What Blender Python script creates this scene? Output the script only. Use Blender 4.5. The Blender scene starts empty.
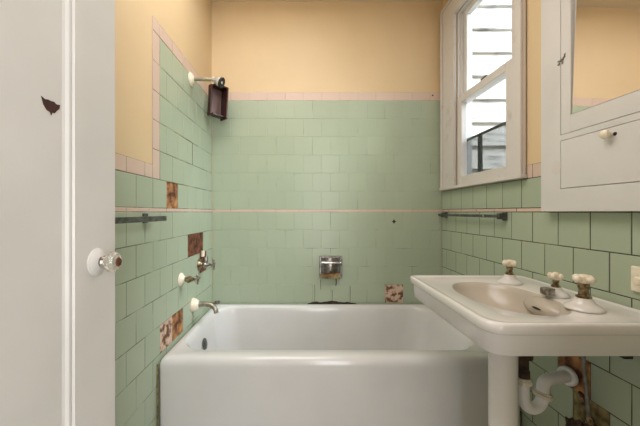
import bpy, bmesh, math, random
from mathutils import Vector, Matrix, Euler, noise
C = bpy.context.scene.collection
SC = bpy.context.scene
random.seed(7)
PI = math.pi
# ------------------------------------------------------------------ camera
CZ = 1.06
cam = bpy.data.cameras.new('camera'); cam.sensor_width = 36; cam.lens = 298/640*36
cam.shift_x = (320-304)/640; cam.shift_y = -(213-212)/640
cam.clip_start = 0.02
co = bpy.data.objects.new('camera', cam); co.location = (0, 0, CZ); co.rotation_euler = (PI/2, 0, 0)
C.objects.link(co); SC.camera = co
# ------------------------------------------------------------------ world, sun, lights, exposure
w = bpy.data.worlds.new('sky'); SC.world = w; w.use_nodes = True
w.node_tree.nodes['Background'].inputs[0].default_value = (0.80, 0.90, 1.0, 1)
w.node_tree.nodes['Background'].inputs[1].default_value = .6
def light(name, kind, loc, rot, energy, color, size=None, size_y=None):
    l = bpy.data.lights.new(name, kind); l.energy = energy; l.color = color
    if kind == 'AREA':
        l.shape = 'RECTANGLE'; l.size = size; l.size_y = size_y or size
    o = bpy.data.objects.new(name, l); o.location = loc; o.rotation_euler = rot; C.objects.link(o); return o
s = light('sun', 'SUN', (0, -3, 6), (0, 0, 0), 1.5, (1, .97, .92))
s.rotation_euler = Vector((0.12, 0.70, -0.70)).to_track_quat('-Z', 'Y').to_euler(); s.data.angle = .02
light('ceiling_bounce_fill', 'AREA', (-.20, .85, 2.42), (0, 0, 0), 10.5, (1, .985, .97), .9, 1.3)  # added broad area lamp, like flash bounced off the ceiling; no fixture
light('window_sky_fill', 'AREA', (2.6, 1.25, 3.1), (0, 0, 0), 115, (.88, .95, 1), 1.2, 1.2).rotation_euler = (Vector((.9, 1.53, 1.7))-Vector((2.6, 1.25, 3.1))).to_track_quat('-Z', 'Y').to_euler()  # added lamp outside the window, stands in for open sky to boost daylight
light('hall_light', 'AREA', (.42, -1.10, 1.20), (0, 0, 0), 16, (.95, .975, 1), .7, 1.9).rotation_euler = Vector((-.5, 1.15, 0)).to_track_quat('-Z', 'Y').to_euler()
SC.view_settings.view_transform = 'Standard'; SC.view_settings.look = 'None'
SC.view_settings.exposure = 0.86; SC.view_settings.gamma = 1; SC.view_settings.use_curve_mapping = False

# ------------------------------------------------------------------ materials
def nt(name):
    m = bpy.data.materials.new(name); m.use_nodes = True
    return m, m.node_tree.nodes, m.node_tree.links, m.node_tree.nodes['Principled BSDF']
def rgb(c): return (c[0], c[1], c[2], 1)
def surf(name, c1, c2=None, rough=.5, scale=8, metal=0, bump=0, bscale=40, detail=3, lo=.35, hi=.65, coat=0, stretch=None, spec=.5):
    m, n, l, p = nt(name)
    p.inputs['Roughness'].default_value = rough; p.inputs['Metallic'].default_value = metal
    p.inputs['Coat Weight'].default_value = coat; p.inputs['Specular IOR Level'].default_value = spec
    tc = n.new('ShaderNodeTexCoord'); mp = n.new('ShaderNodeMapping')
    l.new(tc.outputs['Object'], mp.inputs[0])
    if stretch: mp.inputs['Scale'].default_value = stretch
    if c2 is None: p.inputs['Base Color'].default_value = rgb(c1)
    else:
        t = n.new('ShaderNodeTexNoise'); t.inputs['Scale'].default_value = scale; t.inputs['Detail'].default_value = detail
        l.new(mp.outputs[0], t.inputs['Vector'])
        r = n.new('ShaderNodeValToRGB'); e = r.color_ramp.elements
        e[0].position = lo; e[0].color = rgb(c1); e[1].position = hi; e[1].color = rgb(c2)
        l.new(t.outputs[0], r.inputs[0]); l.new(r.outputs[0], p.inputs['Base Color'])
    if bump:
        t2 = n.new('ShaderNodeTexNoise'); t2.inputs['Scale'].default_value = bscale; t2.inputs['Detail'].default_value = 4
        l.new(mp.outputs[0], t2.inputs['Vector'])
        b = n.new('ShaderNodeBump'); b.inputs['Strength'].default_value = bump; b.inputs['Distance'].default_value = .01
        l.new(t2.outputs[0], b.inputs['Height']); l.new(b.outputs[0], p.inputs['Normal'])
    return m
def tile_mat(name, a, b, rough=.27):
    m, n, l, p = nt(name)
    p.inputs['Roughness'].default_value = rough; p.inputs['Specular IOR Level'].default_value = .35
    at = n.new('ShaderNodeAttribute'); at.attribute_name = 'tint'
    tc = n.new('ShaderNodeTexCoord')
    t = n.new('ShaderNodeTexNoise'); t.inputs['Scale'].default_value = 2.2; t.inputs['Detail'].default_value = 5
    l.new(tc.outputs['Object'], t.inputs['Vector'])
    ma = n.new('ShaderNodeMath'); ma.operation = 'MULTIPLY_ADD'; ma.inputs[1].default_value = .3; ma.inputs[2].default_value = .02
    l.new(at.outputs['Fac'], ma.inputs[0])
    ad = n.new('ShaderNodeMath'); ad.operation = 'ADD'; ad.use_clamp = True
    sc = n.new('ShaderNodeMath'); sc.operation = 'MULTIPLY'; sc.inputs[1].default_value = .65
    l.new(t.outputs[0], sc.inputs[0]); l.new(sc.outputs[0], ad.inputs[0]); l.new(ma.outputs[0], ad.inputs[1])
    mx = n.new('ShaderNodeMix'); mx.data_type = 'RGBA'
    mx.inputs[6].default_value = rgb(a); mx.inputs[7].default_value = rgb(b)
    l.new(ad.outputs[0], mx.inputs[0]); l.new(mx.outputs[2], p.inputs['Base Color'])
    t2 = n.new('ShaderNodeTexNoise'); t2.inputs['Scale'].default_value = 9; l.new(tc.outputs['Object'], t2.inputs['Vector'])
    bp = n.new('ShaderNodeBump'); bp.inputs['Strength'].default_value = .12; bp.inputs['Distance'].default_value = .01
    l.new(t2.outputs[0], bp.inputs['Height']); l.new(bp.outputs[0], p.inputs['Normal'])
    return m
def glass_mat(name, tint=(.95, .97, .97)):
    m, n, l, p = nt(name); n.remove(p)
    out = n['Material Output']; tr = n.new('ShaderNodeBsdfTransparent'); tr.inputs[0].default_value = rgb(tint)
    g = n.new('ShaderNodeBsdfGlossy'); g.inputs['Roughness'].default_value = .03
    mx = n.new('ShaderNodeMixShader'); mx.inputs[0].default_value = .05; l.new(tr.outputs[0], mx.inputs[1]); l.new(g.outputs[0], mx.inputs[2])
    l.new(mx.outputs[0], out.inputs[0]); return m
def mesh_mat(name, dens=.45):
    m, n, l, p = nt(name); out = n['Material Output']
    p.inputs['Base Color'].default_value = (.05, .05, .05, 1); p.inputs['Roughness'].default_value = .7
    tr = n.new('ShaderNodeBsdfTransparent'); mx = n.new('ShaderNodeMixShader'); mx.inputs[0].default_value = dens
    l.new(tr.outputs[0], mx.inputs[1]); l.new(p.outputs[0], mx.inputs[2]); l.new(mx.outputs[0], out.inputs[0]); return m

GRN_A, GRN_B = (.365, .425, .312), (.43, .49, .365)
M = {}
M['tile'] = tile_mat('green_tile', GRN_A, GRN_B)
M['pink'] = tile_mat('pink_tile', (.60, .45, .37), (.69, .53, .44), .35)
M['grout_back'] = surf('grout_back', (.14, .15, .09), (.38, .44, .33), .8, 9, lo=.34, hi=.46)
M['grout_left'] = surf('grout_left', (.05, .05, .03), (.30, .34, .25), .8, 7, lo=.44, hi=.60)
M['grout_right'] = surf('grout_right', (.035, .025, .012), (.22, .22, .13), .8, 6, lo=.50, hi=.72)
M['cream'] = surf('cream_paint', (.67, .505, .30), (.71, .54, .325), .55, 2.5, bump=.10, bscale=14)
M['ceil'] = surf('ceiling_paint', (.72, .60, .42), None, .7)
M['white'] = surf('white_paint', (.63, .61, .585), (.68, .66, .635), .42, 5, bump=.05, bscale=25)
M['white_worn'] = surf('worn_white_paint', (.52, .47, .42), (.66, .62, .585), .45, 9, detail=6, lo=.24, hi=.40, bump=.12, bscale=30)
M['porc'] = surf('white_porcelain', (.70, .665, .635), (.74, .705, .675), .13, 6, coat=.3)
M['porc_tub'] = surf('tub_enamel', (.66, .645, .635), (.70, .685, .675), .16, 4, coat=.2)
M['porc_cream'] = surf('aged_porcelain', (.78, .68, .52), (.86, .79, .66), .25, 60, coat=.3)
M['bowl'] = surf('shaded_sink_glaze', (.47, .41, .34), (.53, .47, .40), .25, 6)  # darker bowl: aged tone, with the hollow's shading put into the colour
M['brass'] = surf('tarnished_brass', (.10, .065, .03), (.42, .33, .20), .38, 90, metal=.85, detail=4)
M['chrome_worn'] = surf('worn_chrome', (.16, .13, .11), (.50, .47, .43), .3, 70, metal=.9)
M['chrome'] = surf('chrome', (.72, .71, .70), None, .18, metal=1)
M['nickel'] = surf('dull_nickel', (.30, .28, .23), (.50, .46, .38), .35, 40, metal=.9)
M['dish'] = surf('clouded_chrome', (.16, .14, .125), (.34, .31, .28), .28, 50, metal=1)
M['headgrey'] = surf('limescaled_metal', (.34, .31, .26), (.66, .62, .55), .4, 30, metal=.2)
M['corroded'] = surf('black_brown_corrosion', (.015, .008, .005), (.10, .055, .03), .8, 40, detail=6, bump=.6, bscale=60)
M['darkmetal'] = surf('dark_metal', (.055, .06, .055), (.14, .15, .14), .35, 40, metal=.5)
M['black'] = surf('black_rubber', (.012, .012, .012), None, .5)
M['rust'] = surf('rusty_plaster', (.10, .03, .01), (.62, .30, .12), .85, 22, detail=7, bump=.9, bscale=45, lo=.36, hi=.66)
M['rust_dark'] = surf('dark_rust', (.035, .012, .007), (.27, .085, .03), .85, 30, detail=6, bump=.8, bscale=60, lo=.35, hi=.7)
M['plaster'] = surf('broken_plaster', (.16, .07, .04), (.66, .47, .36), .9, 28, detail=5, bump=.9, bscale=40, lo=.42, hi=.52)
M['stain'] = surf('yellow_stained_mortar', (.09, .06, .02), (.36, .29, .13), .9, 30, detail=6, bump=.8, bscale=40, lo=.35, hi=.65)
M['mold'] = surf('black_mold', (.015, .012, .008), (.06, .045, .025), .9, 80)
M['wood'] = surf('dark_red_brown_wood', (.018, .005, .004), (.060, .014, .008), .4, 12, stretch=(1, 1, .15))
M['wood_pale'] = surf('worn_mauve_wood', (.10, .055, .048), (.20, .13, .12), .5, 14, stretch=(1, 1, .2))
M['pvc'] = surf('white_plastic_pipe', (.76, .76, .78), (.82, .82, .83), .35, 12)
M['pvc_nut'] = surf('cream_plastic_nut', (.62, .56, .46), (.72, .66, .57), .45, 30)
M['steel_pipe'] = surf('grey_pipe', (.12, .11, .10), (.26, .25, .23), .45, 40, metal=.6)
M['siding'] = surf('weathered_siding', (.22, .21, .20), (.50, .49, .48), .8, 5, detail=7, stretch=(1, 1, 7), lo=.33, hi=.48, bump=.2, bscale=12)
M['floor'] = surf('floor_tile', (.45, .43, .40), (.55, .53, .50), .4, 10)
M['glass'] = glass_mat('window_glass')
M['knobglass'], _n, _l, _p = nt('cut_glass'); _p.inputs['Base Color'].default_value = (.78, .74, .66, 1)
_p.inputs['Transmission Weight'].default_value = .75; _p.inputs['Roughness'].default_value = .06; _p.inputs['IOR'].default_value = 1.5
M['mirror'] = surf('aged_mirror', (.80, .79, .78), (.86, .85, .84), .035, 3, metal=1)
M['screen'] = mesh_mat('insect_mesh')
M['chip'] = surf('bare_door_wood', (.035, .008, .006), (.07, .018, .012), .8, 60)

# ------------------------------------------------------------------ mesh helpers
WL = {}
def obj(name, bm, mat, parent=None, smooth=True, origin=None, bevel=0, mats=None, angle=40):
    bmesh.ops.recalc_face_normals(bm, faces=bm.faces)
    vs = [v.co for v in bm.verts]
    if origin is None:
        mn = Vector([min(v[i] for v in vs) for i in range(3)]); mx = Vector([max(v[i] for v in vs) for i in range(3)])
        origin = Vector(((mn.x+mx.x)/2, (mn.y+mx.y)/2, mn.z))
    origin = Vector(origin)
    bmesh.ops.translate(bm, verts=bm.verts, vec=-origin)
    me = bpy.data.meshes.new(name); bm.to_mesh(me); bm.free()
    if mats:
        for m_ in mats: me.materials.append(m_)
    else: me.materials.append(mat)
    if smooth:
        me.polygons.foreach_set('use_smooth', [True]*len(me.polygons))
        me.set_sharp_from_angle(angle=math.radians(angle))
    o = bpy.data.objects.new(name, me); C.objects.link(o)
    WL[o.name] = origin
    if parent: o.parent = parent; o.location = origin - WL[parent.name]
    else: o.location = origin
    if bevel:
        b = o.modifiers.new('bevel', 'BEVEL'); b.width = bevel; b.segments = 2; b.limit_method = 'ANGLE'
    return o
def empty(name, loc):
    o = bpy.data.objects.new(name, None); o.empty_display_size = .05; o.location = loc; C.objects.link(o); WL[o.name] = Vector(loc); return o
def tag(o, label, cat=None, group=None):
    o['label'] = label
    if cat: o['category'] = cat
    if group: o['group'] = group
    return o
def struct(o): o['kind'] = 'structure'; return o
def box(bm, x0, x1, y0, y1, z0, z1):
    r = bmesh.ops.create_cube(bm, size=1)['verts']
    for v in r:
        v.co = Vector(((x0+x1)/2+v.co.x*(x1-x0), (y0+y1)/2+v.co.y*(y1-y0), (z0+z1)/2+v.co.z*(z1-z0)))
    return r
def B(*a):
    bm = bmesh.new()
    for q in a: box(bm, *q)
    return bm
def basis(axis):
    a = Vector(axis).normalized(); t = Vector((0, 0, 1)) if abs(a.z) < .9 else Vector((1, 0, 0))
    u = a.cross(t).normalized(); return a, u, a.cross(u)
def lathe(bm, base, axis, prof, n=28, lobes=0, amp=0):
    a, u, v = basis(axis); base = Vector(base); rings = []
    for (h, r) in prof:
        if r <= 1e-6: rings.append([bm.verts.new(base+a*h)]); continue
        ring = []
        for k in range(n):
            th = 2*PI*k/n; rr = r*(1+amp*math.cos(lobes*th)) if lobes else r
            ring.append(bm.verts.new(base+a*h+u*math.cos(th)*rr+v*math.sin(th)*rr))
        rings.append(ring)
    for A, D in zip(rings, rings[1:]):
        for k in range(n):
            j = (k+1) % n
            if len(A) == 1 and len(D) == 1: continue
            if len(A) == 1: bm.faces.new((A[0], D[k], D[j]))
            elif len(D) == 1: bm.faces.new((A[k], A[j], D[0]))
            else: bm.faces.new((A[k], A[j], D[j], D[k]))
    if len(rings[0]) > 1: bm.faces.new(rings[0])
    if len(rings[-1]) > 1: bm.faces.new(rings[-1])
    return bm
def smoothpath(pts, sub=6):
    P = [Vector(p) for p in pts]; out = []
    for i in range(len(P)-1):
        p0 = P[max(i-1, 0)]; p1 = P[i]; p2 = P[i+1]; p3 = P[min(i+2, len(P)-1)]
        for k in range(sub):
            t = k/sub
            out.append(.5*((2*p1)+(p2-p0)*t+(2*p0-5*p1+4*p2-p3)*t*t+(3*p1-p0-3*p2+p3)*t**3))
    out.append(P[-1]); return out
def tube(bm, pts, r, n=16, sub=6):
    P = smoothpath(pts, sub) if sub > 1 else [Vector(p) for p in pts]
    rad = r if callable(r) else (lambda t: r)
    T = (P[1]-P[0]).normalized(); _, U, V = basis(T); rings = []
    for i, p in enumerate(P):
        t2 = (P[min(i+1, len(P)-1)]-P[max(i-1, 0)]).normalized()
        q = T.rotation_difference(t2); U = q @ U; V = q @ V; T = t2
        rr = rad(i/(len(P)-1))
        rings.append([bm.verts.new(p+U*math.cos(2*PI*k/n)*rr+V*math.sin(2*PI*k/n)*rr) for k in range(n)])
    for A, D in zip(rings, rings[1:]):
        for k in range(n): bm.faces.new((A[k], A[(k+1) % n], D[(k+1) % n], D[k]))
    bm.faces.new(rings[0]); bm.faces.new(rings[-1]); return bm
def ball(bm, c, r, sc=(1, 1, 1), sub=3, jag=0, seed=0):
    vs = bmesh.ops.create_icosphere(bm, subdivisions=sub, radius=1)['verts']
    for v in vs:
        k = 1+jag*noise.noise(v.co*2.3+Vector((seed*3.1, seed, 0)))
        v.co = Vector(c)+Vector((v.co.x*sc[0], v.co.y*sc[1], v.co.z*sc[2]))*r*k
    return bm
def loft(bm, rings, cap0=False, cap1=False):
    R = [[bm.verts.new(p) for p in ring] for ring in rings]; n = len(R[0])
    for A, D in zip(R, R[1:]):
        for k in range(n): bm.faces.new((A[k], A[(k+1) % n], D[(k+1) % n], D[k]))
    if cap0: bm.faces.new(R[0])
    if cap1: bm.faces.new(R[-1])
    return R

# ------------------------------------------------------------------ the room shell
XL, XR, YB = -.608, .912, 1.970        # tile faces
ZC = 2.455; YF = -.17; T = .004
Z_LIN0, Z_LIN1 = 1.060, 1.0765; P = .12; ZTOP = Z_LIN1+6*P; CAP = .055; ZW = Z_LIN1+P
floor = struct(obj('floor', B((-1.6, 1.7, -1.5, 2.2, -.1, 0)), M['floor'], smooth=False))
struct(obj('ceiling', B((-1.6, 1.0, -1.5, 2.13, ZC, ZC+.12)), M['ceil'], smooth=False))
wall_back = struct(obj('wall_back', B((-.75, 1.0, YB+T, YB+.14, 0, ZC)), M['cream'], smooth=False))
wall_left = struct(obj('wall_left', B((-.75, XL-T, YF-.12, YB+T, 0, ZC)), M['cream'], smooth=False))
WY0, WY1, WZ0, WZ1 = 1.285, 1.775, 1.214, 2.243     # window opening in the wall
XO = 1.0; FR = XR-.0008
wall_right = struct(obj('wall_right', B((XR+T, XO, YF-.12, WY0, 0, ZC), (XR+T, XO, WY1, YB+T, 0, ZC),
    (XR+T, XO, WY0, WY1, 0, WZ0), (XR+T, XO, WY0, WY1, WZ1, ZC)), M['cream'], smooth=False))
struct(obj('wall_front', B((-.604, -.43, YF-.12, YF, 0, ZC), (.40, XR, YF-.12, YF, 0, ZC), (-.43, .40, YF-.12, YF, 2.06, ZC)), M['cream'], smooth=False))
struct(obj('wall_hall', B((-1.6, 1.05, -1.5, -1.4, 0, ZC), (-1.6, -1.5, -1.4, YF-.12, 0, ZC), (.95, 1.05, -1.4, YF-.12, 0, ZC),
    (-1.5, -.75, YF-.22, YF-.12, 0, ZC)), M['white'], smooth=False))  # unseen hall, closed in to keep the sun out of the doorway

def tiling(name, parent, uax, org, nrm, cells, grout, missing=(), gap=.0007):
    """cells: (u0,u1,v0,v1,slot). The tile face stands T in front of the wall."""
    U = Vector(uax); N = Vector(nrm); O = Vector(org); V = Vector((0, 0, 1))
    bm = bmesh.new(); lay = bm.loops.layers.float_color.new('tint')
    pt = lambda u, v, d: O+U*u+V*v+N*d
    def quad(a, mi, tint):
        f = bm.faces.new([bm.verts.new(p) for p in a]); f.material_index = mi
        for lp in f.loops: lp[lay] = (tint, tint, tint, 1)
        return f
    for (u0, u1, v0, v1, slot) in cells:
        if u1-u0 < .004 or v1-v0 < .004: continue
        if any(abs((u0+u1)/2-mu) < .03 and v0-.001 < mv < v1+.001 for mu, mv in missing): continue
        t = random.random(); g = gap; e = .0012
        quad([pt(u0, v0, -.0009), pt(u1, v0, -.0009), pt(u1, v1, -.0009), pt(u0, v1, -.0009)], 1, 0)
        dz = random.uniform(-.00025, .00025)
        o_ = [(u0+g, v0+g), (u1-g, v0+g), (u1-g, v1-g), (u0+g, v1-g)]
        i_ = [(u0+g+e, v0+g+e), (u1-g-e, v0+g+e), (u1-g-e, v1-g-e), (u0+g+e, v1-g-e)]
        ov = [bm.verts.new(pt(a, b, -.0010)) for a, b in o_]; iv = [bm.verts.new(pt(a, b, dz)) for a, b in i_]
        bv = [bm.verts.new(pt(a, b, -T)) for a, b in o_]
        fs = [bm.faces.new(iv)]+[bm.faces.new((ov[k], ov[(k+1) % 4], iv[(k+1) % 4], iv[k])) for k in range(4)]+\
             [bm.faces.new((bv[k], bv[(k+1) % 4], ov[(k+1) % 4], ov[k])) for k in range(4)]
        for f in fs:
            f.material_index = slot
            for lp in f.loops: lp[lay] = (t, t, t, 1)
    me = bpy.data.meshes.new(name); 
    bm.normal_update()
    for f in bm.faces:
        if len(f.verts) == 4 and f.material_index == 1 and f.normal.dot(N) < 0: f.normal_flip()
    bmesh.ops.recalc_face_normals(bm, faces=[f for f in bm.faces if f.material_index != 1])
    o = O.copy(); bmesh.ops.translate(bm, verts=bm.verts, vec=-o)
    bm.to_mesh(me); bm.free()
    for m_ in (M['tile'], grout, M['pink']): me.materials.append(m_)
    ob = bpy.data.objects.new(name, me); C.objects.link(ob); WL[ob.name] = o; ob.parent = parent; ob.location = o-WL[parent.name]
    return ob
def rows(lo, hi, par, ulo, uhi, vlo_rows, step=P):
    """running bond; lo/hi row indexes: >0 above the liner, <=0 below."""
    out = []
    for r in vlo_rows:
        v0 = Z_LIN1+(r-1)*P if r > 0 else Z_LIN0+(r-1)*P+0.0
        v1 = v0+P
        if v1 < .001: continue
        v0 = max(v0, .0)
        off = par(r)
        k = math.floor((ulo-off)/P); u = off+k*P
        while u < uhi-1e-6:
            a, b = max(u, ulo), min(u+P, uhi)
            if b-a > .004: out.append((a, b, v0, v1, 0))
            u += P
    return out
def strip(ulo, uhi, v0, v1, off, step, slot=2):
    out = []; u = off+math.floor((ulo-off)/step)*step
    while u < uhi-1e-6:
        a, b = max(u, ulo), min(u+step, uhi)
        if b-a > .004: out.append((a, b, v0, v1, slot))
        u += step
    return out
LOW = list(range(0, -9, -1))    # 0 = first row below the liner
# back wall: u = X
x0 = -.1845
cells = rows(0, 0, lambda r: x0+(P/2 if r % 2 else 0), XL+.001, XR-.001, [1, 2, 3, 4, 5, 6]+LOW)
cells += strip(XL+.001, XR-.001, Z_LIN0, Z_LIN1, x0, .15)
cells += strip(XL+.001, XR-.001, ZTOP, ZTOP+CAP, x0+P/2, P)
miss_back = [((394-304)/151.25, .52)]
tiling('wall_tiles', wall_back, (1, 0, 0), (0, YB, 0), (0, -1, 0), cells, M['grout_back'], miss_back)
# left wall: u = Y ; tall field from 1.257, low wainscot nearer
y0 = 1.02
par = lambda r: y0+(P/2 if r % 2 else 0)
cells = rows(0, 0, par, YF+.002, YB-.001, [1]+LOW)
cells += rows(0, 0, par, 1.257, YB-.001, [2, 3, 4, 5, 6])
cells += strip(YF+.002, YB-.001, Z_LIN0, Z_LIN1, y0, .15)
cells += strip(1.199, YB-.001, ZTOP, ZTOP+CAP, 1.257, P)
cells += strip(YF+.002, 1.199, ZW, ZW+CAP, y0, .12)
for r in range(2, 7): cells.append((1.199, 1.257, Z_LIN1+(r-1)*P, Z_LIN1+r*P, 2))
miss_left = [(1.38, 1.13), (1.62, .88), (1.74, .88), (1.80, .76), (1.32, .52), (1.44, .52)]
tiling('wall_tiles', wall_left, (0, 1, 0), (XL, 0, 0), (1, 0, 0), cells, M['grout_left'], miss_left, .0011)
# right wall: u = Y
y1 = .83
par = lambda r: y1+(P/2 if r % 2 else 0)
cells = rows(0, 0, par, YF+.002, YB-.001, [1]+LOW)
cells += strip(YF+.002, YB-.001, Z_LIN0, Z_LIN1, y1, .15)
cells += strip(YF+.002, 1.219, ZW, ZW+CAP, y1, P)
miss_right = [(1.01, .52), (.95, .40)]
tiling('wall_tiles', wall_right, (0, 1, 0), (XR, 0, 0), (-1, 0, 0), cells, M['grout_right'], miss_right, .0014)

def patch(name, parent, uax, org, nrm, u0, u1, v0, v1, mat, lab=None, jag=.0022, n=14, seed=0):
    U = Vector(uax); N = Vector(nrm); O = Vector(org); bm = bmesh.new(); g = []
    for i in range(n+1):
        row = []
        for j in range(n+1):
            u = u0+(u1-u0)*i/n; v = v0+(v1-v0)*j/n
            d = -.0032+jag*max(0, noise.noise(Vector((u*60+seed, v*60, seed))))
            row.append(bm.verts.new(O+U*u+Vector((0, 0, v))+N*d))
        g.append(row)
    for i in range(n):
        for j in range(n): bm.faces.new((g[i][j], g[i+1][j], g[i+1][j+1], g[i][j+1]))
    o = obj(name, bm, mat, parent)
    if lab: o['label'] = lab
    return o
LW = (wall_left, (0, 1, 0), (XL, 0, 0), (1, 0, 0)); RW = (wall_right, (0, 1, 0), (XR, 0, 0), (-1, 0, 0)); BW = (wall_back, (1, 0, 0), (0, YB, 0), (0, -1, 0))
patch('missing_tile', *LW, 1.32, 1.44, ZW-P, ZW, M['rust'], 'orange rust where a tile is missing above the pink line', seed=1)
patch('missing_tile', *LW, 1.56, 1.80, .82, .94, M['rust_dark'], 'dark rusty gap of two tiles above the tub valves', seed=2)
patch('missing_tile', *LW, 1.74, 1.86, .70, .82, M['rust_dark'], 'dark gap behind the far tub valve', seed=3)
patch('missing_tile', *LW, 1.26, 1.38, .46, .58, M['plaster'], 'broken pinkish plaster at the tub rim', seed=4)
patch('missing_tile', *LW, 1.38, 1.50, .46, .58, M['rust'], 'rust brown gap at the tub rim', seed=5)
bx = x0+6*P
patch('missing_tile', *BW, bx, bx+P, .46, .58, M['plaster'], 'brown plaster where a tile is missing above the tub', seed=6)
patch('missing_tile', *RW, .95, 1.07, .46, .58, M['rust'], 'rusty gap around the drain pipe', seed=7)
patch('missing_tile', *RW, .89, 1.01, .34, .46, M['stain'], 'stained yellow mortar below the drain pipe', seed=8)
# mould line and stains with their own shape on the back wall
def blotch(name, parent, pts, y, mat, thick=.0012):
    bm = bmesh.new(); a = [bm.verts.new((x, y, z)) for x, z in pts]; f = bm.faces.new(a)
    r = bmesh.ops.extrude_face_region(bm, geom=[f]); 
    bmesh.ops.translate(bm, verts=[v for v in r['geom'] if isinstance(v, bmesh.types.BMVert)], vec=(0, -thick, 0))
    bmesh.ops.triangulate(bm, faces=[q for q in bm.faces if len(q.verts) > 4])
    return obj(name, bm, mat, parent, smooth=False)
pts = []
xs = [304+0]*0
N_ = 40
top = []
for i in range(N_+1):
    X = .025+(.345-.025)*i/N_
    h = .006+.010*max(0, noise.noise(Vector((X*40, 0, 0))))+.008*math.exp(-((X-.06)/.02)**2)+.010*math.exp(-((X-.185)/.04)**2)
    top.append((X, .457+h*min(1, 6*i/N_, 6*(N_-i)/N_)))
blotch('mold_stain', wall_back, [(.025, .452)]+top+[(.345, .452)], YB, M['mold'])
blotch('tile_hole', wall_back, [((394-304)/151.25+a*.016, 1.06-9.5/151.25+b*.016) for a, b in ((0, 1), (.45, .3), (1, 0), (.4, -.35), (0, -1), (-.35, -.4), (-1, 0), (-.4, .35))], YB, M['mold'])
blotch('tile_hole', wall_back, [(.850+.006*math.cos(t*PI/4), ZTOP+.034+.006*math.sin(t*PI/4)) for t in range(8)], YB, M['mold'])
for X, z0, z1, wd in ((.110, .545, .615, .003), (.212, .57, .625, .007), (.186, .46, .545, .003), (.071, .46, .58, .0025), (.305, .46, .57, .003)):
    blotch('rust_streak', wall_back, [(X-wd*.5, z0), (X+wd*.3, z0+.004), (X+wd*.6, (z0+z1)/2), (X+wd*.5, z1), (X-wd*.5, z1), (X-wd*.3, (z0+z1)/2)], YB, M['mold'], .0009)

obj('dark_seam', B((XL-.0005, XL+.0009, 1.6205, 1.6245, 1.3175, 1.4365), (XL-.0005, XL+.0009, 1.53, 1.6204, 1.4350, 1.4375)), M['mold'], wall_left, smooth=False)
# ------------------------------------------------------------------ window in the right wall
win = struct(empty('window_1', (XR, (WY0+WY1)/2, 1.199)))
YC = 1.942
bm = B((.897, FR, 1.222, WY0+.004, 1.2155, WZ1-.001), (.897, FR, WY1+.004, YC, 1.2155, WZ1-.001), (.897, FR, 1.222, YC, WZ1, 2.36))
for q in ((.887, .896, 1.222, 1.236, 1.2155, 2.344), (.887, .896, YC-.018, YC, 1.2155, 2.344), (.887, .896, 1.222, YC, 2.345, 2.36),
          (.892, .896, WY1+.005, WY1+.018, 1.2155, WZ1+.010), (.892, .896, WY1+.005, WY0, WZ1+.001, WZ1+.012) if 0 else (.892, .896, WY0, WY1+.004, WZ1+.001, WZ1+.012)): box(bm, *q)
obj('window_casing', bm, M['white_worn'], win, bevel=.002, smooth=False)
obj('window_stool', B((.882, FR, 1.214, 1.946, 1.199, 1.2145)), M['white_worn'], win, bevel=.003, smooth=False)
obj('window_jamb', B((FR+.004, XO, WY1-.003, WY1-.0005, 1.2155, WZ1-.004), (FR+.004, XO, WY0+.0005, WY0+.003, 1.2155, WZ1-.004), (FR+.004, XO, WY0+.003, WY1-.003, WZ1-.0035, WZ1-.001)), M['white'], win, smooth=False)
# stops beside the sashes
obj('window_stop', B((.928, .938, 1.757, 1.769, 1.2145, WZ1-.0), (.928, .938, WY0+.004, WY0+.012, 1.2145, WZ1)), M['white_worn'], win, smooth=False)
def sash(name, xa, xb, ya, yb, za, zb, st, top, bot, mat):
    bm = B((xa, xb, ya, ya+st, za, zb), (xa, xb, yb-st, yb, za, zb), (xa, xb, ya+st, yb-st, za, za+bot), (xa, xb, ya+st, yb-st, zb-top, zb))
    s_ = obj(name, bm, mat, win, bevel=.003, smooth=False)
    obj('glass_pane', B(((xa+xb)/2-.0015, (xa+xb)/2+.0015, ya+st-.003, yb-st+.003, za+bot-.003, zb-top+.003)), M['glass'], s_, smooth=False)
    return s_
ls = sash('lower_sash', .903, .935, 1.290, 1.756, 1.2155, 1.732, .045, .040, .051, M['white_worn'])
us = sash('upper_sash', .940, .970, 1.290, 1.768, 1.700, 2.240, .045, .032, .035, M['white'])
obj('sash_lock', B((.905, .925, 1.50, 1.53, 1.733, 1.741), (.910, .918, 1.49, 1.515, 1.741, 1.747)), M['darkmetal'], us, bevel=.001, smooth=False)
obj('sash_pulley', B((.938, .948, 1.7665, 1.7685, 2.09, 2.13)), M['darkmetal'], win, smooth=False)
# half-height insect screen standing in the outer part of the opening
sx = .945
scr = obj('insect_screen', B((sx, sx+.012, 1.292, 1.304, 1.2155, 1.485), (sx, sx+.012, 1.755, 1.767, 1.2155, 1.485), (sx, sx+.012, 1.304, 1.755, 1.474, 1.485),
    (sx, sx+.012, 1.304, 1.755, 1.2155, 1.232), (sx-.004, sx+.016, 1.603, 1.615, 1.232, 1.474)), M['black'], win, smooth=False)
obj('screen_mesh', B((sx+.005, sx+.006, 1.304, 1.755, 1.232, 1.474)), M['screen'], scr, smooth=False)

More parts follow.
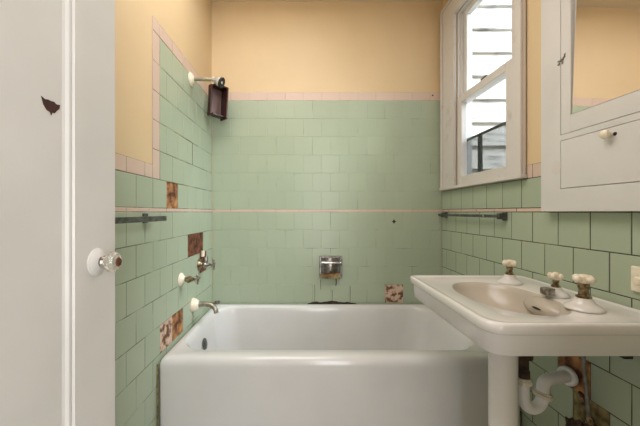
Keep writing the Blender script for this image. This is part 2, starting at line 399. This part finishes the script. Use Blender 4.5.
# neighbouring wall of lapped boards outside
nh = empty('neighbouring_house', (2.6, 2.42, -.1)); tag(nh, 'weathered white clapboard house wall seen outside through the window', 'house')
bm = bmesh.new(); pitch = 23.3*2.4/298; zz = 1.06+(212-6)*2.4/298+pitch*6; k = 0
while zz > -.1:
    z1_, z0_ = zz, zz-pitch
    vs = [(1.03, 2.415, z1_), (1.03, 2.385, z0_), (4.2, 2.385, z0_), (4.2, 2.415, z1_)]
    f = [bm.verts.new(v) for v in vs]; bm.faces.new(f)
    g = [bm.verts.new(v) for v in ((1.03, 2.385, z0_), (1.03, 2.42, z0_), (4.2, 2.42, z0_), (4.2, 2.385, z0_))]; bm.faces.new(g)
    zz -= pitch
box(bm, 1.03, 4.2, 2.42, 2.5, -.1, 1.06+(206)*2.4/298+pitch*6)
obj('clapboard_wall', bm, M['siding'], nh, smooth=False)
gr = B((1.002, 8, -6, 2.38, -.3, -.12)); struct(obj('ground', gr, M['floor'], smooth=False))

# ------------------------------------------------------------------ open door at the left
DX = -.378; D0, D1 = -.160, .596; st = .104; PZ0, PZ1 = .26, 1.86
bm = B((DX-.035, DX, D1-st, D1, .01, 2.03), (DX-.035, DX, D0, D0+st, .01, 2.03), (DX-.035, DX, D0+st, D1-st, .01, PZ0), (DX-.035, DX, D0+st, D1-st, PZ1, 2.03),
       (DX-.026, DX-.009, D0+st, D1-st, PZ0, PZ1))
def frame_loft(bm, rects):   # rects (inset, x): a moulding running round the panel
    rr = []
    for ins, x in rects:
        a, b, c, d = D0+st+ins, D1-st-ins, PZ0+ins, PZ1-ins
        rr.append([bm.verts.new(p) for p in ((x, a, c), (x, b, c), (x, b, d), (x, a, d))])
    for A, D in zip(rr, rr[1:]):
        for k in range(4): bm.faces.new((A[k], A[(k+1) % 4], D[(k+1) % 4], D[k]))
frame_loft(bm, [(0, DX), (.002, DX-.0035), (.006, DX-.0025), (.009, DX-.003), (.012, DX-.007), (.016, DX-.009)])
door = struct(obj('door_1', bm, M['white'], smooth=False))
tag(door, 'open white painted panel door with a glass knob and a chip in its panel')
kn = (DX, .544, .969)
ros = obj('door_rosette', lathe(bmesh.new(), kn, (1, 0, 0), [(0, .025), (.002, .025), (.0035, .022), (.0045, .021), (.0065, .016), (.0085, .0135), (.009, 0)]), M['white'], door)
kb = obj('door_knob', lathe(bmesh.new(), kn, (1, 0, 0), [(.0175, 0), (.0175, .010), (.0205, .0145), (.0255, .0175), (.033, .0175), (.037, .0150), (.039, .009), (.039, 0)], n=48, lobes=12, amp=.035), M['knobglass'], door, angle=20)
kb['label'] = 'fluted clear glass knob'
obj('knob_shank', lathe(bmesh.new(), kn, (1, 0, 0), [(.0093, 0), (.0093, .010), (.013, .011), (.017, .0085), (.017, 0)]), M['chrome_worn'], door)
obj('knob_rosebud', lathe(bmesh.new(), kn, (1, 0, 0), [(.0392, 0), (.0392, .0085), (.0405, .008), (.041, .003), (.0405, 0)], n=20), M['rust_dark'], kb)
chip = [(-.016, .010), (-.010, .0075), (-.004, .009), (.001, .0085), (.006, .0095), (.011, .007), (.0175, .0085), (.0165, .002), (.011, -.0035), (.0075, -.008), (.003, -.0085), (.0015, -.013), (-.001, -.009), (-.007, -.0075), (-.0125, -.001)]
bm = bmesh.new(); a = [bm.verts.new((DX-.0091, .4545+u, 1.221+v)) for u, v in chip]; f = bm.faces.new(a)
r = bmesh.ops.extrude_face_region(bm, geom=[f]); bmesh.ops.translate(bm, verts=[v for v in r['geom'] if isinstance(v, bmesh.types.BMVert)], vec=(.0008, 0, 0))
bmesh.ops.triangulate(bm, faces=[q for q in bm.faces if len(q.verts) > 4])
obj('paint_chip', bm, M['chip'], door, smooth=False)['label'] = 'dark red brown chip in the door panel'

# ------------------------------------------------------------------ bathtub
def rrect(x0, x1, y0, y1, r, z, n=10):
    out = []
    rs = r if isinstance(r, (tuple, list)) else (r, r, r, r)
    for (cx, cy, a0, q) in ((x1-rs[0], y1-rs[0], 0, rs[0]), (x0+rs[1], y1-rs[1], PI/2, rs[1]), (x0+rs[2], y0+rs[2], PI, rs[2]), (x1-rs[3], y0+rs[3], 1.5*PI, rs[3])):
        for k in range(n+1):
            t = a0+PI/2*k/n; out.append(Vector((cx+q*math.cos(t), cy+q*math.sin(t), z)))
    return out
tub = empty('bathtub', (.15, 1.6, 0)); tag(tub, 'white enamel built-in bathtub with plain apron against the green tiled back wall', 'bathtub')
TX0, TX1, TY0, TY1 = XL+.002, XR-.003, 1.236, YB-.003
rg = []
for ins, z in ((.002, .0), (.002, .12), (.001, .30), (.0005, .40), (0, .418), (.002, .430), (.007, .442), (.015, .450), (.025, .4535), (.038, .4535)):
    s_ = .3 if z < .45 else 1
    rg.append(rrect(TX0+ins, TX1-ins, TY0+ins, TY1-min(ins, .01), (.012, .012, .016, .02), z))
# deck to basin edge, then down
for a, z, cr in ((0, .4525, .13), (.007, .449, .128), (.014, .440, .125), (.021, .42, .12), (.030, .36, .12), (.045, .25, .12), (.065, .15, .12), (.095, .105, .11), (.14, .088, .09), (.19, .084, .06)):
    rg.append(rrect(TX0+.038+a, TX1-.10-a*1.6, TY0+.075+a*.7, TY1-.036-a*.7, cr, z))
bm = bmesh.new(); loft(bm, rg, cap1=True)
obj('tub_shell', bm, M['porc_tub'], tub, angle=60)
ov = obj('overflow_plate', lathe(bmesh.new(), (-.5335, 1.60, .352), (1, 0, .17), [(0, .030), (.004, .029), (.007, .022), (.008, 0)], n=24), M['darkmetal'], tub)

gl = obj('grime_line', B((XL+.0006, XL+.0045, 1.229, 1.2355, 0, .43)), M['stain'], tub, smooth=False); gl['label'] = 'yellow brown stained seam at the wall'
# ------------------------------------------------------------------ tub fittings on the left wall
def cross_handle(bm, base, axis, rad, n=4, rr=.006, hub=.009, roll=.4, out=0):
    a, u, v = basis(axis); c = Vector(base)
    lathe(bm, c-a*.006, a, [(0, hub*.8), (.004, hub), (.011, hub), (.014, hub*.6), (.015, 0)], n=16)
    for k in range(n):
        d = (u*math.cos(roll+2*PI*k/n)+v*math.sin(roll+2*PI*k/n))
        tube(bm, [c, c+d*rad*.6, c+d*rad], lambda t: rr*(.7+.3*t), n=10, sub=3); ball(bm, c+d*rad, rr*1.25, sub=2)
    return bm
FW = XL+.0008
def tub_valve(y, z, label, stubby):
    t = empty('tub_valve', (FW, y, z)); tag(t, label, 'valve', 'old valves above the tub spout')
    fl = lathe(bmesh.new(), (FW, y, z), (1, 0, 0), [(0, .033), (.004, .032), (.012, .022), (.020, .014), (.021, 0)])
    obj('wall_flange', fl, M['porc_cream'] if not stubby else M['brass'], t)
    b = lathe(bmesh.new(), (FW+.021, y, z), (1, 0, 0), [(0, .011), (.010, .0115), (.012, .017), (.026, .017), (.028, .011), (.040, .010), (.042, .0065), (.062, .006), (.062, 0)], n=6 if not stubby else 20)
    if stubby:
        tube(b, [(FW+.022, y, z), (FW+.040, y, z+.012), (FW+.040, y, z+.045)], .011, n=12, sub=3); ball(b, (FW+.034, y, z), .020, sub=2, jag=.3)
    obj('valve_stem', b, M['brass'] if not stubby else M['chrome_worn'], t, angle=30)
    obj('valve_handle', cross_handle(bmesh.new(), (FW+.085 if stubby else FW+.082, y, z), (1, 0, 0), .026 if stubby else .021, rr=.005, roll=.15), M['chrome_worn'], t)
    return t
tub_valve(1.47, .728, 'tarnished cross-handled tub valve with a white wall flange, the nearer of the two', False)
tv = tub_valve(1.726, .755, 'thick grey corroded tub valve below the missing tiles, the farther of the two', True)
obj('pipe_stub', lathe(bmesh.new(), (FW+.022, 1.726, .803), (0, 0, 1), [(0, .010), (.03, .010), (.034, .006), (.034, 0)], n=14), M['porc_cream'], tv)['label'] = 'short white upright stub'
sp = empty('tub_spout', (FW, 1.63, .56)); tag(sp, 'curved tarnished bath spout with cream wall flange at the tub rim', 'spout')
obj('wall_flange', lathe(bmesh.new(), (FW, 1.63, .552), (1, 0, 0), [(0, .038), (.005, .038), (.016, .033), (.030, .024), (.034, .017), (.034, 0)]), M['porc_cream'], sp)
bm = tube(bmesh.new(), [(FW+.034, 1.63, .555), (FW+.07, 1.63, .556), (FW+.105, 1.625, .550), (FW+.125, 1.62, .532), (FW+.130, 1.62, .512)], lambda t: .015-.003*t, n=18)
obj('spout_tube', bm, M['nickel'], sp)
obj('diverter_knob', tube(bmesh.new(), [(FW+.105, 1.625, .558), (FW+.120, 1.625, .566), (FW+.150, 1.625, .568)], lambda t: .0055+.003*(t > .6), n=12, sub=4), M['chrome_worn'], sp)

# shower arm and head
sh = empty('shower_head', (FW, 1.60, 1.772)); tag(sh, 'old shower arm with small black-faced head on the left wall', 'shower head')
obj('wall_flange', lathe(bmesh.new(), (FW, 1.60, 1.772), (1, 0, 0), [(0, .037), (.003, .037), (.010, .028), (.018, .014), (.019, 0)]), M['porc_cream'], sh)
obj('shower_arm', tube(bmesh.new(), [(FW+.019, 1.60, 1.773), (FW+.06, 1.60, 1.773), (FW+.118, 1.60, 1.772)], .0095, n=16, sub=4), M['nickel'], sh)
b = ball(bmesh.new(), (FW+.126, 1.598, 1.770), .016, sub=3)
lathe(b, (FW+.130, 1.596, 1.768), (.88, -.12, -.42), [(0, .014), (.008, .017), (.018, .022), (.030, .025), (.036, .025), (.036, 0)])
obj('head_body', b, M['headgrey'], sh)
ax = Vector((.88, -.12, -.42)).normalized(); c0 = Vector((FW+.130, 1.596, 1.768))+ax*.0365
hf = obj('spray_face', lathe(bmesh.new(), c0, ax, [(0, .027), (.007, .028), (.010, .026), (.010, .014), (.005, .012), (.005, 0)]), M['black'], sh)
obj('face_center', lathe(bmesh.new(), c0+ax*.0055, ax, [(0, .010), (.003, .008), (.004, 0)], n=16), M['chrome'], sh)

# brown open box in the corner
cb = empty('hanging_box', (-.532, 1.83, 1.645)); tag(cb, 'dark brown open-fronted little wooden box in the corner below the shower head', 'box')
W_, D_, H_ = .098, .070, .190
parts = [('side_panel', (-W_/2, -W_/2+.009, 0, D_/2, 0, H_), M['wood'], None), ('side_panel', (W_/2-.009, W_/2, -D_/2, D_/2, -.008, H_-.002), M['wood'], None),
         ('top_panel', (-W_/2+.009, W_/2-.009, -D_/2, D_/2, H_-.010, H_-.001), M['wood'], None), ('bottom_panel', (-W_/2+.009, W_/2-.009, -D_/2+.02, D_/2, .004, .012), M['wood'], None),
         ('back_panel', (-W_/2+.009, W_/2-.009, D_/2-.006, D_/2, .012, H_-.010), M['wood_pale'], 'paler mauve back panel')]
for nm, q, mt, lb in parts:
    bm = B(q); bmesh.ops.rotate(bm, verts=bm.verts, cent=(0, 0, 0), matrix=Matrix.Rotation(.82, 3, 'Z') @ Matrix.Rotation(.05, 3, 'Y'))
    bmesh.ops.translate(bm, verts=bm.verts, vec=(-.532, 1.83, 1.645)); o = obj(nm, bm, mt, cb, smooth=False, bevel=.001)
    if lb: o['label'] = lb

# ------------------------------------------------------------------ towel bars, recessed soap dish
tb = empty('towel_bar', (XL, .95, 1.02)); tag(tb, 'dark square metal towel bar on the left wall beside the door', 'towel bar', 'dark metal towel bars')
obj('rail', B((-.560, -.550, .20, 1.195, 1.025, 1.0445)), M['darkmetal'], tb, bevel=.0015, smooth=False)
for y in (1.135, .30):
    obj('bracket', B((FW, FW+.006, y-.016, y+.016, 1.018, 1.055), (FW+.006, -.5605, y-.008, y+.008, 1.027, 1.043)), M['darkmetal'], tb, bevel=.0015, smooth=False)
FR = XR-.0008
tb = empty('towel_bar', (XR, 1.6, 1.02)); tag(tb, 'dark flat metal towel bar under the window', 'towel bar', 'dark metal towel bars')
obj('rail', B((.879, .887, 1.357, 1.955, 1.034, 1.048)), M['darkmetal'], tb, bevel=.002, smooth=False)
for y in (1.345, 1.90):
    obj('bracket', B((.875, FR-.006, y-.010, y+.0115, 1.027, 1.055), (FR-.006, FR, y-.012, y+.018, 1.021, 1.060)), M['darkmetal'], tb, bevel=.003, smooth=False)
obj('rail_clip', B((.8775, .8885, 1.455, 1.467, 1.033, 1.049)), M['chrome'], tb, smooth=False)

SX0, SX1, SZ0, SZ1 = .100, .252, .622, .770
sd = empty('soap_dish', ((SX0+SX1)/2, YB, SZ0)); tag(sd, 'chrome soap holder with grab bar and rusty tray on the back wall', 'soap dish')
yf = YB-.0012
obj('back_plate', B((SX0, SX1, yf-.003, yf, SZ0, SZ1)), M['darkmetal'], sd, smooth=False)
obj('dish_frame', B((SX0, SX0+.014, yf-.012, yf-.0032, SZ0, SZ1), (SX1-.016, SX1, yf-.012, yf-.0032, SZ0, SZ1), (SX0+.014, SX1-.016, yf-.012, yf-.0032, SZ1-.012, SZ1)), M['dish'], sd, bevel=.003, smooth=False)
obj('grab_bar', tube(bmesh.new(), [(SX0+.010, yf-.012, .731), (SX0+.014, yf-.032, .731), (.176, yf-.036, .731), (SX1-.014, yf-.032, .731), (SX1-.010, yf-.012, .731)], .0075, n=14), M['chrome'], sd)
bm = bmesh.new(); n = 16; rings = []      # bulging back of the niche
for j, (z, dd) in enumerate(((.640, .004), (.655, .010), (.69, .012), (.72, .010), (.755, .004))):
    rings.append([Vector((SX0+.030+(SX1-SX0-.062)*k/n, yf-.0035-dd*math.sin(PI*k/n), z)) for k in range(n+1)])
R = [[bm.verts.new(p) for p in r] for r in rings]
for A, D in zip(R, R[1:]):
    for k in range(n): bm.faces.new((A[k], A[k+1], D[k+1], D[k]))
obj('curved_back', bm, M['dish'], sd)
bm = bmesh.new(); rings = []
for (z, off) in ((.640, 0), (.648, .004), (.640, .006), (.626, .004)):
    rings.append([Vector((SX0+.012+(SX1-SX0-.026)*k/n, yf-.004-off*1.0-(.024+off)*math.sin(PI*k/n), z)) for k in range(n+1)])
rings.append([Vector((SX0+.02+(SX1-SX0-.042)*k/n, yf-.004-.006*math.sin(PI*k/n), .622)) for k in range(n+1)])
R = [[bm.verts.new(p) for p in r] for r in [[Vector((p.x, yf-.0035, .642)) for p in rings[0]]]+rings]
for A, D in zip(R, R[1:]):
    for k in range(n): bm.faces.new((A[k], A[k+1], D[k+1], D[k]))
obj('tray', bm, M['stain'], sd)['label'] = 'rusty yellowed soap tray'
obj('rust_deposit', B((SX0+.016, SX1-.018, yf-.014, yf-.0035, .6435, .655)), M['rust'], sd, smooth=False)

# ------------------------------------------------------------------ pedestal sink
sink = empty('pedestal_sink', (.66, .97, 0)); tag(sink, 'white porcelain pedestal sink with three cream-handled taps on the right wall', 'sink')
KX0, KX1, KY0, KY1, KZ = .438, XR-.003, .703, 1.252, .795
BCX, BCY = .645, .965
NA = 160
angs = [2*PI*k/NA for k in range(NA)]
def sdf(x, y, b, rs):
    x0, x1, y0_, y1_ = b; cx, cy = (x0+x1)/2, (y0_+y1_)/2
    r = rs[0 if x > cx and y > cy else 1 if x <= cx and y > cy else 2 if x <= cx else 3]
    qx = abs(x-cx)-(x1-x0)/2+r; qy = abs(y-cy)-(y1_-y0_)/2+r
    return math.hypot(max(qx, 0), max(qy, 0))+min(max(qx, qy), 0)-r
def ray(b, rs, z):
    out = []
    for t in angs:
        lo, hi = 0, 1.0
        for _ in range(26):
            m_ = (lo+hi)/2
            if sdf(BCX+m_*math.cos(t), BCY+m_*math.sin(t), b, rs) < 0: lo = m_
            else: hi = m_
        out.append(Vector((BCX+lo*math.cos(t), BCY+lo*math.sin(t), z)))
    return out
def oval(a, b, e, z, dx=0, dy=0):
    out = []
    for t in angs:
        c, s = math.cos(t), math.sin(t)
        r = (abs(c/a)**e+abs(s/b)**e)**(-1/e)
        out.append(Vector((BCX+dx+r*c, BCY+dy+r*s, z)))
    return out
def bnd(i, j=None): return (KX0+i, KX1-(i if j is None else j), KY0+i, KY1-i)
RS = (.006, .022, .045, .006)
def rr_(i): return tuple(max(q-i*.5, .003) for q in RS)
rg = [oval(.05, .05, 2, .665), oval(.10, .11, 2, .675), oval(.14, .18, 2.2, .70), ray(bnd(.03, .01), rr_(.02), .722), ray(bnd(.015, .004), rr_(.01), .7125),
      ray(bnd(.0115, .004), rr_(.008), .715), ray(bnd(.0095, .003), rr_(.006), .763), ray(bnd(.008, .003), rr_(.005), .7665), ray(bnd(.003, .002), rr_(0), .768), ray(bnd(0, .001), rr_(0), .7715), ray(bnd(0, 0), rr_(0), .790),
      ray(bnd(.002, .001), rr_(0), .7935), ray(bnd(.006, .003), rr_(0), .7955), ray(bnd(.012, .006), rr_(0), .7950), ray(bnd(.017, .010), rr_(0), .7925), ray(bnd(.028, .02), rr_(0), .7915)]
rg += [oval(.132, .194, 2.25, .791), oval(.128, .190, 2.25, .7895), oval(.123, .185, 2.25, .785), oval(.117, .176, 2.2, .770), oval(.108, .160, 2.1, .745), oval(.090, .130, 2, .720), oval(.055, .08, 2, .702), oval(.02, .02, 2, .697)]
bm = bmesh.new(); loft(bm, rg, cap0=True, cap1=True)
for f in bm.faces:
    c = f.calc_center_median()
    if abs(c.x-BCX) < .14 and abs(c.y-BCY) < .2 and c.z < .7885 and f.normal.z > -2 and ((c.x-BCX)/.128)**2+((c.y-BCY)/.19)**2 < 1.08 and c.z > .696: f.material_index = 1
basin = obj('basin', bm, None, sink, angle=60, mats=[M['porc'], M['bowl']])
hump = ball(bmesh.new(), (.760, .935, .757), 1, (.042, .080, .0315), sub=4)
obj('overflow_hump', hump, M['bowl'], basin)
obj('overflow_slot', ball(bmesh.new(), (.7185, .922, .7625), 1, (.004, .017, .0035), sub=3), M['black'], basin)
obj('drain_ring', lathe(bmesh.new(), (BCX, BCY, .6975), (0, 0, 1), [(0, .021), (.002, .020), (.002, .012), (.0005, .010), (.0005, 0)]), M['chrome'], basin)
px_, py_ = .6355, .952
obj('pedestal', lathe(bmesh.new(), (px_, py_, 0), (0, 0, 1), [(0, .095), (.03, .095), (.045, .085), (.07, .062), (.11, .050), (.18, .0455), (.36, .0408), (.56, .0405), (.62, .041), (.65, .050), (.664, .055), (.664, 0)], n=40), M['porc'], sink)
def lobed_handle(c, rad, th, nlob=4, roll=0.3):
    bm = bmesh.new(); c = Vector(c)
    lathe(bm, c-Vector((0, 0, th*.5)), (0, 0, 1), [(0, rad*.45), (th*.15, rad*.5), (th*.8, rad*.5), (th*1.05, rad*.32), (th*1.12, 0)], n=20)
    for k in range(nlob):
        a = roll+2*PI*k/nlob; d = Vector((math.cos(a), math.sin(a), 0))
        ball(bm, c+d*rad*.66, 1, (rad*.38, rad*.38, th*.46), sub=2)
    return bm
def tap(x, y, br, z_st, z_h0, z_h1, hr, sr, lab, roll):
    Z = .7925
    e = obj('tap', lathe(bmesh.new(), (x, y, Z), (0, 0, 1), [(0, br), (.002, br), (.004, br*.98), (.008, br*.90), (.013, br*.72), (.018, br*.56), (z_st-Z-.004, br*.46), (z_st-Z, br*.42), (z_st-Z, 0)], n=36), M['porc'], sink)
    e['label'] = lab
    obj('tap_stem', lathe(bmesh.new(), (x, y, z_st+.0002), (0, 0, 1), [(0, sr*1.25), (.005, sr*1.25), (.007, sr*.85), ((z_h0-z_st)*.5, sr*.75), ((z_h0-z_st)*.7, sr*.95), (z_h0-z_st+.002, sr*.95), (z_h0-z_st+.002, 0)], n=8), M['brass'], e, angle=25)
    obj('tap_handle', lobed_handle((x, y, (z_h0+z_h1)/2), hr, z_h1-z_h0, roll=roll), M['porc_cream'], e)
    return e
tap(.778, 1.128, .040, .824, .855, .878, .0285, .012, 'tap at the far end of the sink', .2)
mt_ = tap(.806, .955, .036, .820, .843, .866, .0215, .010, 'small middle tap with a metal spout stub', .5)
tap(.775, .826, .044, .823, .864, .886, .029, .014, 'largest tap at the near end of the sink', .1)
obj('spout_stub', B((.752, .781, .925, .951, .800, .8215)), M['chrome_worn'], mt_, bevel=.002, smooth=False)
obj('support_bracket', B((.880, .905, .818, .838, .655, .714)), M['black'], sink, bevel=.002, smooth=False)

# drain trap, pipes
UX, UY = .7055, .96
tr = empty('drain_trap', (UX, UY, .42)); tag(tr, 'white plastic drain trap curving from the sink to the wall', 'drain pipe')
tailp = lathe(bmesh.new(), (UX, UY, .530), (0, 0, 1), [(0, .0185), (.02, .0185), (.024, .016), (.06, .016), (.063, .027), (.072, .027), (.076, .018), (.134, .018), (.134, 0)], n=20)
tp = obj('tailpiece', tailp, M['corroded'], tr, angle=30); tp['label'] = 'dark corroded metal tailpiece'
U1 = .774
tube_pts = [(UX, UY, .520), (UX, UY, .478), (UX+.004, UY, .448), (UX+.018, UY+.001, .431), (UX+.036, UY+.002, .427), (UX+.054, UY+.004, .435), (U1-.002, UY+.006, .452), (U1, UY+.006, .470)]
obj('trap_bend', tube(bmesh.new(), tube_pts, .0175, n=20), M['pvc'], tr)
obj('trap_arm', tube(bmesh.new(), [(U1, UY+.006, .474), (U1+.001, UY+.007, .488), (U1+.010, UY+.012, .503), (U1+.028, UY+.018, .509), (U1+.06, UY+.03, .508), (.905, 1.014, .505)], .0185, n=20), M['pvc'], tr)
def nut(c, ax, r, h): return lathe(bmesh.new(), Vector(c)-Vector(ax).normalized()*h/2, ax, [(0, r*.93), (h*.15, r), (h*.6, r), (h*.75, r*.88), (h, r*.86), (h, 0)], n=40, lobes=10, amp=.03)
obj('slip_nut', nut((UX, UY, .519), (0, 0, 1), .0245, .020), M['pvc_nut'], tr, angle=30)
obj('slip_nut', nut((U1, UY+.006, .470), (.25, 0, 1), .0265, .018), M['pvc_nut'], tr, angle=30)
obj('wall_flange', lathe(bmesh.new(), (.884, 1.006, .5055), (1, .3, 0), [(0, .0215), (0, .028), (.004, .031), (.010, .031), (.012, .0215), (.012, .0215)], n=32), M['pvc'], tr)
vl = empty('shutoff_valve', (.885, .925, .34)); tag(vl, 'corroded dark shutoff valve and grey supply pipe under the sink', 'valve')
obj('supply_pipe', tube(bmesh.new(), [(.862, .925, .712), (.868, .925, .60), (.877, .925, .50), (.884, .922, .40)], .0055, n=12, sub=4), M['steel_pipe'], vl)
b = bmesh.new()
for i, (x, y, z, r_) in enumerate(((.884, .922, .392, .016), (.880, .945, .372, .026), (.882, .900, .370, .024), (.880, .972, .358, .022), (.884, .925, .350, .030), (.886, .875, .358, .018))):
    ball(b, (x, y, z), r_, (.75, 1, .9), sub=3, jag=.75, seed=i)
obj('corroded_body', b, M['corroded'], vl, angle=30)
b = lathe(bmesh.new(), (.884, .922, .405), (0, 0, 1), [(0, .010), (.010, .011), (.016, .009), (.022, .007), (.022, 0)], n=6)
obj('compression_nut', b, M['brass'], vl, angle=25)
tube(bb := bmesh.new(), [(.889, .955, .470), (.878, .948, .485), (.880, .935, .478), (.887, .935, .455), (.890, .950, .448)], .005, n=10, sub=5)
obj('wire_hook', bb, M['rust_dark'], vl)

# cream fitting on the right edge
wf = empty('wall_hook', (XR, .80, .85)); tag(wf, 'cream ceramic fitting on the tiles at the right edge beside the near tap', 'wall fitting')
obj('fitting_plate', B((FR-.008, FR, .772, .826, .842, .912)), M['porc_cream'], wf, bevel=.004, smooth=False)
obj('fitting_peg', lathe(bmesh.new(), (FR-.008, .79, .877), (-1, 0, 0), [(0, .012), (.012, .010), (.020, .013), (.024, .010), (.025, 0)], n=20), M['porc_cream'], wf)

# ------------------------------------------------------------------ medicine cabinet
MX = .880; CY1, CY0 = 1.1065, .30; Z0c, Z1c = 1.0625, 2.02
mc = empty('medicine_cabinet', (XR, .70, Z0c)); tag(mc, 'white painted wall cabinet with mirror door above a drop-down panel', 'cabinet')
DY1, DY0 = 1.023, .38                       # door and drawer span
dz = 1.3226
bm = B((MX, FR, DY1, CY1, Z0c, Z1c), (MX, FR, CY0, DY0, Z0c, Z1c), (MX, FR, DY0, DY1, Z0c, 1.139), (MX, FR, DY0, DY1, 1.304, dz), (MX, FR, DY0, DY1, 1.95, Z1c),
       (FR-.006, FR, DY0, DY1, 1.139, 1.304), (FR-.006, FR, DY0, DY1, dz, 1.95))
obj('cabinet_frame', bm, M['white'], mc, smooth=False)
g = .0016
md = obj('mirror_door', B((MX, FR-.007, .985, DY1-g, dz+g, 1.95-g), (MX, FR-.007, DY0+g, .43, dz+g, 1.95-g), (MX, FR-.007, .43, .985, dz+g, 1.381), (MX, FR-.007, .43, .985, 1.90, 1.95-g)), M['white'], mc, smooth=False, bevel=.0012)
mi = obj('mirror', B((MX+.008, MX+.011, .432, .983, 1.383, 1.898)), M['mirror'], md, smooth=False); mi.rotation_euler.y = math.radians(1.1); mi.location.x -= .0045
dp = obj('drop_panel', B((MX-.0005, FR-.007, DY0+g, DY1-g, 1.139+g, 1.304-g)), M['white'], mc, smooth=False, bevel=.0015)
kc = (MX-.0006, .855, 1.283)
obj('panel_knob', lathe(bmesh.new(), kc, (-1, 0, 0), [(0, .007), (.006, .006), (.010, .010), (.016, .0135), (.022, .0125), (.026, .007), (.027, 0)], n=24), M['porc_cream'], dp)
obj('screw_hole', lathe(bmesh.new(), (MX-.0006, .8425, 1.281), (-1, 0, 0), [(0, .0055), (.001, .005), (.001, 0)], n=14), M['black'], dp)
bm = bmesh.new()
for i, (dy, dz_, r_) in enumerate(((0, 0, .009), (.011, -.009, .006), (-.010, .006, .006), (-.013, .014, .004), (.013, .002, .004), (-.004, -.011, .005))):
    ball(bm, (MX-.0004, 1.018+dy, 1.578+dz_), r_, (.12, 1, .75), sub=2, jag=.6, seed=i)
obj('rusty_hinge_mark', bm, M['steel_pipe'], mc)
bm = ball(bmesh.new(), (MX-.0002, 1.040, 1.215), .022, (.03, .85, 1.15), sub=3)
obj('paint_scar', bm, M['white_worn'], mc)
